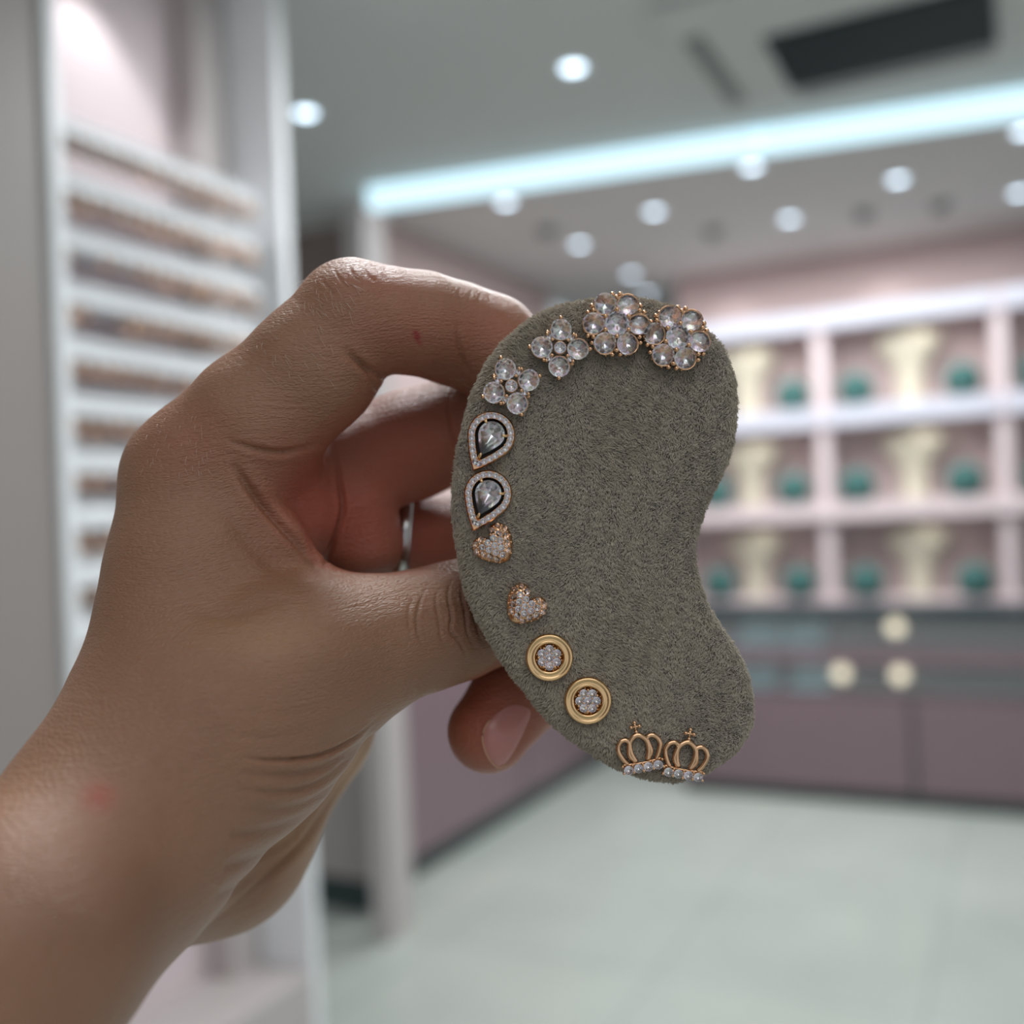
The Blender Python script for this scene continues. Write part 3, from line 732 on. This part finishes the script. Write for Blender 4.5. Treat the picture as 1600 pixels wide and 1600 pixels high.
def subdiv(V, Fc):
    E = np.sort(np.stack([Fc, np.roll(Fc, -1, 1)], -1).reshape(-1, 2), 1); ue, inv = np.unique(E, axis=0, return_inverse=True)
    inv = inv.reshape(-1, 4); nv = len(V); em = nv+inv; fm = nv+len(ue)+np.arange(len(Fc))
    V2 = np.vstack([V, (V[ue[:, 0]]+V[ue[:, 1]])/2, V[Fc].mean(1)])
    return V2, np.vstack([np.stack([Fc[:, k], em[:, k], fm, em[:, (k-1) % 4]], 1) for k in range(4)])
HV = project(relax(HV, HF, 2)); HV, HF = subdiv(HV, HF); HV = project(HV, 1); 
# finer quads only matter near the picture's centre, one more level everywhere keeps it simple
HV, HF = subdiv(HV, HF); HV = project(HV, 1)
HV = relax(HV, HF, 2)
HN = grad(HV)
hpx = HV[:, 0]/HV[:, 2]*F+800; hpy = HV[:, 1]/HV[:, 2]*F+800; hz_ = HV[:, 2]-D0
# creases: (points, width, depth mm, range of distance they lie in)
CR = [
 ([(350,686),(400,702),(450,706),(506,690)],5,.6,(-12,40)),
 ([(362,722),(395,770),(450,832),(508,900)],7,1.3,(-12,40)), ([(524,700),(532,760),(536,800),(520,850),(502,895)],4,.9,(0,60)),
 ([(330,770),(372,830),(430,890),(490,925)],12,.35,(-12,30)),
 ([(536,540),(556,562),(582,580),(608,590)],6,.75,(-12,30)), ([(716,498),(716,530),(722,560),(738,590)],4,.4,(-12,30)), ([(560,560),(580,590),(590,612)],4,.3,(-12,30)),
 ([(706,903),(700,930),(706,965),(704,985),(722,1010),(728,1030)],2.4,.42,(-12,30)), ([(727,895),(721,925),(727,955),(731,990),(746,1020)],2.4,.34,(-12,30)), ([(742,905),(738,945),(747,985),(756,1010)],2.4,.25,(-12,30)),
 ([(690,915),(681,935),(686,970),(690,1000),(704,1022)],2.4,.22,(-12,30)), ([(668,915),(655,945),(652,985),(668,1022)],2.6,.24,(-12,30)), ([(645,930),(638,960),(642,1000)],2.6,.12,(-12,30)),
 ([(690,950),(715,945),(740,950)],2.2,.15,(-12,30)), ([(675,975),(700,990),(735,1005)],2.2,.12,(-12,30)),
 ([(380,1184),(430,1188),(500,1180),(560,1150),(596,1116)],3.2,.75,(-20,30)), ([(330,1200),(420,1212),(500,1202),(560,1162),(598,1118)],6,.48,(-20,30)),
 ([(350,1232),(440,1238),(500,1222),(556,1175),(596,1122)],5,.5,(-20,30)), ([(360,1262),(450,1264),(505,1240),(556,1190),(590,1135)],6,.45,(-20,30)),
 ([(240,1300),(350,1306),(430,1295),(500,1258),(560,1196)],7,.4,(-20,30)), ([(230,1368),(330,1360),(420,1330),(490,1280),(545,1215)],8,.4,(-20,30)), ([(260,1415),(350,1395),(430,1345),(500,1290)],8,.3,(-20,30)),
 ([(280,1130),(380,1150),(450,1150),(540,1120)],7,.14,(-20,30)), ([(300,1100),(400,1112),(480,1112),(570,1080)],7,.10,(-20,30)),
 ([(590,1130),(556,1195),(520,1250),(470,1320),(400,1385),(300,1470)],5,.9,(-20,60)),
 ([(560,1200),(540,1260),(500,1320)],8,.35,(20,90)), ([(440,1350),(400,1400),(350,1430)],8,.3,(20,90)),
 ([(260,940),(340,962),(400,950),(470,928)],10,.35,(-20,30)),
 ([(500,430),(512,450),(530,468)],2.4,.14,(-12,30)), ([(520,418),(534,440),(550,455)],2.4,.16,(-12,30)), ([(542,410),(554,430),(570,448)],2.4,.16,(-12,30)), ([(563,409),(574,428),(588,440)],2.4,.14,(-12,30)), ([(585,412),(594,428),(604,438)],2.4,.1,(-12,30)),
 ([(722,448),(716,462),(722,480)],2.4,.1,(-12,40)), ([(738,452),(733,466),(738,484)],2.4,.1,(-12,40)), ([(752,458),(748,470),(752,486)],2.4,.1,(-12,40)),
 ([(640,600),(632,660),(650,720)],9,.15,(20,60)), ([(705,600),(700,650),(712,700),(725,740)],3,.3,(20,60)),
]
def crv(pts, w_, dep, rg):
    p = catmull(pts, 6); d = np.full(len(HV), 1e9); s = np.zeros(len(HV))
    sel = (hz_ > rg[0]) & (hz_ < rg[1]) & (HN[:, 2] < .25) & (hpx > p[:, 0].min()-4*w_) & (hpx < p[:, 0].max()+4*w_) & (hpy > p[:, 1].min()-4*w_) & (hpy < p[:, 1].max()+4*w_)
    ii = np.where(sel)[0]; q = np.stack([hpx[ii], hpy[ii]], 1); m = len(p)-1
    for j in range(m):
        ab = p[j+1]-p[j]; t = np.clip(((q-p[j])@ab)/(ab@ab+1e-9), 0, 1); dd = np.linalg.norm(q-(p[j]+t[:, None]*ab), axis=1)
        k = dd < d[ii]; d[ii[k]] = dd[k]; s[ii[k]] = (j+t[k])/m
    taper = np.clip(np.minimum(s, 1-s)*2.8, 0, 1)
    g = np.exp(-(d/w_)**2)-.18*np.exp(-((d-2.2*w_)/(1.4*w_))**2); return -dep*g*taper*(d < 5*w_)
disp = np.zeros(len(HV)); crease = np.zeros(len(HV))
for c_ in CR: dd_ = crv(*c_); disp += dd_; crease += np.clip(-dd_, 0, 1)
HV = HV+HN*disp[:, None]
# skin tones, partly painted light and shade: red where the blood shows, brown over the thumb joint
def blob(px, py, sx, sy, z0=-60, z1=99): return np.exp(-((hpx-px)/sx)**2-((hpy-py)/sy)**2)*((hz_ > z0) & (hz_ < z1))
red = .75*blob(640, 690, 130, 90, 5)+.8*blob(570, 830, 110, 90, 8)+.6*blob(470, 770, 70, 90, 0)+.85*blob(770, 1130, 110, 110, 12)+.35*blob(640, 520, 110, 70)+.35*blob(780, 520, 60, 60)+.8*blob(155, 1245, 26, 24)+.6*blob(690, 850, 60, 60, 25)+.25*blob(300, 690, 80, 60)+.3*blob(590,430,80,30)
spotm = blob(652, 527, 5, 6)+.8*blob(649, 520, 4, 4)+.5*blob(656, 536, 4, 4)
brown = .6*blob(725, 960, 45, 75, -12, 20)+.25*blob(150, 1400, 150, 100)+.2*blob(560, 1040, 120, 50)+.15*np.clip(crease*1.5, 0, 1)  # wrist and crease brown paints shade into the skin colour
pale = .5*blob(560, 1190, 60, 90, 15)+.35*blob(470, 1310, 70, 60, 10)+.2*blob(420, 1000, 110, 40)  # warm light on the palm heel painted in as paler skin
org = to_world(cpt(150, 1330, -14)[None])[0]
def skin():
    m = bpy.data.materials.new('skin'); m.use_nodes = True; nt = m.node_tree; p = nt.nodes['Principled BSDF']; N = nt.nodes.new; Lk = nt.links.new
    def mixc(fac, a, b):
        x = N('ShaderNodeMix'); x.data_type = 'RGBA'; Lk(fac, x.inputs[0])
        if isinstance(a, tuple): x.inputs[6].default_value = a
        else: Lk(a, x.inputs[6])
        x.inputs[7].default_value = b; return x.outputs[2]
    at = N('ShaderNodeAttribute'); at.attribute_name = 'tone'; sp = N('ShaderNodeSeparateColor'); Lk(at.outputs['Color'], sp.inputs[0])
    at2 = N('ShaderNodeAttribute'); at2.attribute_name = 'mark'; 
    tc = N('ShaderNodeTexCoord'); n1 = N('ShaderNodeTexNoise'); n1.inputs['Scale'].default_value = 70; n1.inputs['Detail'].default_value = 6; Lk(tc.outputs['Object'], n1.inputs['Vector'])
    c = mixc(n1.outputs[0], srgb(144, 103, 78), srgb(165, 122, 95))
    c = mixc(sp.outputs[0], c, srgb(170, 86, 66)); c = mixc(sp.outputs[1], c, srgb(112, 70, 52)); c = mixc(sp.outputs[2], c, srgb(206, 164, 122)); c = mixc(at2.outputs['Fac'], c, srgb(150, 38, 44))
    Lk(c, p.inputs['Base Color'])
    p.inputs['Roughness'].default_value = .42; p.inputs['Specular IOR Level'].default_value = .5
    p.inputs['Subsurface Weight'].default_value = .35; p.inputs['Subsurface Radius'].default_value = (1, .35, .2); p.inputs['Subsurface Scale'].default_value = .0022
    # fine skin relief: stretched cell lines across the hand and pores
    mp = N('ShaderNodeMapping'); mp.inputs['Rotation'].default_value = (0, 0, 0); Lk(at.outputs['Vector'], mp.inputs[0])
    uv = N('ShaderNodeAttribute'); uv.attribute_name = 'flow'
    v1 = N('ShaderNodeTexVoronoi'); v1.feature = 'DISTANCE_TO_EDGE'; v1.inputs['Scale'].default_value = 1.0; v1.inputs['Randomness'].default_value = 1
    Lk(uv.outputs['Vector'], v1.inputs['Vector'])
    r1 = N('ShaderNodeMapRange'); r1.inputs['From Max'].default_value = .3; Lk(v1.outputs['Distance'], r1.inputs['Value'])
    n2 = N('ShaderNodeTexNoise'); n2.inputs['Scale'].default_value = 1.3; n2.inputs['Detail'].default_value = 6; n2.inputs['Roughness'].default_value = .7; Lk(uv.outputs['Vector'], n2.inputs['Vector'])
    b1 = N('ShaderNodeBump'); b1.inputs['Strength'].default_value = .42; b1.inputs['Distance'].default_value = .00022; Lk(r1.outputs[0], b1.inputs['Height'])
    b2 = N('ShaderNodeBump'); b2.inputs['Strength'].default_value = .5; b2.inputs['Distance'].default_value = .0003; Lk(n2.outputs[0], b2.inputs['Height']); Lk(b1.outputs[0], b2.inputs['Normal'])
    sc3 = N('ShaderNodeVectorMath'); sc3.operation = 'MULTIPLY'; sc3.inputs[1].default_value = (.16, .75, .3); Lk(uv.outputs['Vector'], sc3.inputs[0])
    n3 = N('ShaderNodeTexNoise'); n3.inputs['Scale'].default_value = 1.0; n3.inputs['Detail'].default_value = 3; n3.inputs['Distortion'].default_value = .6; Lk(sc3.outputs[0], n3.inputs['Vector'])
    b3 = N('ShaderNodeBump'); b3.inputs['Strength'].default_value = .3; b3.inputs['Distance'].default_value = .0009; Lk(n3.outputs[0], b3.inputs['Height']); Lk(b2.outputs[0], b3.inputs['Normal'])
    Lk(b3.outputs[0], p.inputs['Normal'])
    return m
M['skin'] = skin()
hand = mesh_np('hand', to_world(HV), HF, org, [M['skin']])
me = hand.data
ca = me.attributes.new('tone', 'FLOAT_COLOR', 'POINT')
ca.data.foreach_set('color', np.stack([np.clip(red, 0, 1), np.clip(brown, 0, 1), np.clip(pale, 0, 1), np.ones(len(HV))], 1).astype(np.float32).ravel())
fa_ = me.attributes.new('mark', 'FLOAT', 'POINT'); fa_.data.foreach_set('value', np.clip(spotm, 0, .85).astype(np.float32))
# flow: cells about 0.8 mm long lying across the limb, 0.5 mm wide
th_ = np.where(hpy > 880+(700-hpx)*.3, R(8), R(-35)); th_ = R(8)+(R(-30)-R(8))*(1/(1+np.exp((hpy-880)/60)))
fx = HV[:, 0]*.86+HV[:, 2]*.5; fl = np.stack([(HV[:, 0]-HV[:, 1]*.1)*.8, (HV[:, 1]+HV[:, 0]*.12+.5*np.sin(HV[:, 0]*.25))*2.3, HV[:, 2]*.9], 1)
fv = me.attributes.new('flow', 'FLOAT_VECTOR', 'POINT'); fv.data.foreach_set('vector', fl.astype(np.float32).ravel())
tag(hand, 'left hand and wrist pinching the velvet pad between thumb and fingers', 'hand')
#HAND_END

# fingernail of the curled fingertip: a curved plate laid on the finger surface
def on_skin(px, py, z0=0., z1=90., lift=0.):
    d = np.stack([(px-800)/F, (py-800)/F, np.ones_like(px)], 1); Z = np.full(len(px), D0+z0)
    for _ in range(60): Z = Z+np.clip(sdf(d*Z[:, None]), -1, 3)*.7
    P = d*Z[:, None]; return P+grad(P)*lift, Z
NAIL_C = [(800,1102),(818,1104),(829,1113),(822,1135),(810,1160),(796,1184),(781,1198),(768,1190),(758,1172),(754,1150),(762,1130),(780,1112)]
nc = catmull(NAIL_C, 4, True); ctr = np.array([790., 1150.]); nb = len(nc)
fs = [0, .3, .55, .75, .9, 1.0]; gp = [ctr]+[ctr+(q-ctr)*f for f in fs[1:] for q in nc]; gp = np.array(gp)
# build on an ellipsoid-like cap so that the far side curves away
P0, _ = on_skin(gp[:, 0].copy(), gp[:, 1].copy(), 8.)
rr = np.r_[0, np.repeat(fs[1:], nb)]
gN = grad(P0); P1 = P0+gN*(.40*(1-rr**4)+.05)[:, None]
bm = bmesh.new(); Wn = to_world(P1); no = Wn[0].copy(); nvv = [bm.verts.new(Vector(q-org)) for q in Wn]
for k in range(nb): bm.faces.new((nvv[0], nvv[1+k], nvv[1+(k+1) % nb]))
for r in range(len(fs)-2):
    for k in range(nb): a = 1+r*nb; bm.faces.new((nvv[a+k], nvv[a+nb+k], nvv[a+nb+(k+1) % nb], nvv[a+(k+1) % nb]))
M['nail'] = mat('fingernail', srgb(190, 128, 120), .28, noise=.05, nscale=200, Subsurface_Weight=.3, Subsurface_Scale=.001)
nl = obj('fingernail', bm, M['nail'], hand, True); tag(nl, 'pink fingernail of the curled fingertip')
bm = bmesh.new(); edge = P1[-nb:]; seln = [i for i in range(nb) if nc[i][0] < 790 and nc[i][1] > 1125]
tube(bm, [Vector(q-org) for q in to_world(edge[seln]+gN[-nb:][seln]*.15)], .00014, 6)
obj('nail_edge', bm, mat('nail_edge', srgb(206, 160, 128), .4), nl, True)

# fine hairs on the back of the index finger and the knuckle
def hairs(N_, box_, ang0, ln, zr):
    hx_ = nr.uniform(box_[0], box_[1], N_); hy_ = nr.uniform(box_[2], box_[3], N_); P, Z = on_skin(hx_, hy_, -20.)
    dd = sdf(P); G = grad(P); keep = (np.abs(dd) < .1) & (Z < D0+zr); P = P[keep]; G = G[keep]; n = len(P)
    a = R(ang0)+nr.normal(0, .16, n); t = np.stack([np.cos(a), np.sin(a), nr.normal(0, .2, n)], 1); t -= G*(t*G).sum(1)[:, None]; t /= np.linalg.norm(t, axis=1)[:, None]
    l = nr.uniform(.6, 1.2, n)[:, None]*ln
    return np.stack([P-G*.05, P+t*l*.5+G*l*.22, P+t*l+G*l*.30], 1)
HH = np.concatenate([hairs(46, (470, 560, 420, 490), 55, 2.4, 12), hairs(46, (340, 520, 420, 600), 50, 1.9, 14), hairs(40, (215, 330, 640, 740), 75, 1.5, 14), hairs(30, (650, 730, 590, 630), 20, 1.5, 40)])
hp = to_world(HH.reshape(-1, 3))-org
hc = bpy.data.hair_curves.new('hand_hair'); hc.add_curves([3]*len(HH)); hc.attributes['position'].data.foreach_set('vector', hp.astype(np.float32).ravel())
ra = hc.attributes.get('radius') or hc.attributes.new('radius', 'FLOAT', 'POINT'); ra.data.foreach_set('value', np.tile(np.array([.03, .024, .01])/1000, len(HH)).astype(np.float32))
hc.materials.append(mat('fine_hair', srgb(190, 165, 150), .4)); ho = bpy.data.objects.new('hair', hc); COL.objects.link(ho); ho.parent = hand; tag(ho, 'fine pale hairs on the finger', kind='stuff')

# ring on the ring finger
pa, ra_ = C(600, 842, 48, 80); pb, rb_ = C(740, 850, 50, 82); ax = (pb-pa)/np.linalg.norm(pb-pa); t0 = (632-600)/140; cc = pa+(pb-pa)*t0; rad = ra_+(rb_-ra_)*t0
e1 = np.cross(ax, [0, 0, 1.]); e1 /= np.linalg.norm(e1); e2 = np.cross(ax, e1); n = 64; bm = bmesh.new(); prf = [(-1.3, .0), (-1.25, .45), (-.6, .8), (.6, .8), (1.25, .45), (1.3, 0), (.8, -.4), (-.8, -.4)]
cw = to_world(cc[None])[0]; rgs = []
for k in range(n):
    a = 2*pi*k/n; dirn = e1*cos(a)+e2*sin(a); q = np.array([cc+ax*s+dirn*(rad+.25+h) for s, h in prf]); rgs.append([bm.verts.new(Vector(v-cw)) for v in to_world(q)])
for k in range(n):
    for j in range(8): bm.faces.new((rgs[k][j], rgs[k][(j+1) % 8], rgs[(k+1) % n][(j+1) % 8], rgs[(k+1) % n][j]))
ro = obj('finger_ring', bm, M['silver'], None, True); ro.location = cw; tag(ro, 'plain silver ring worn on the finger behind the thumb', 'ring')
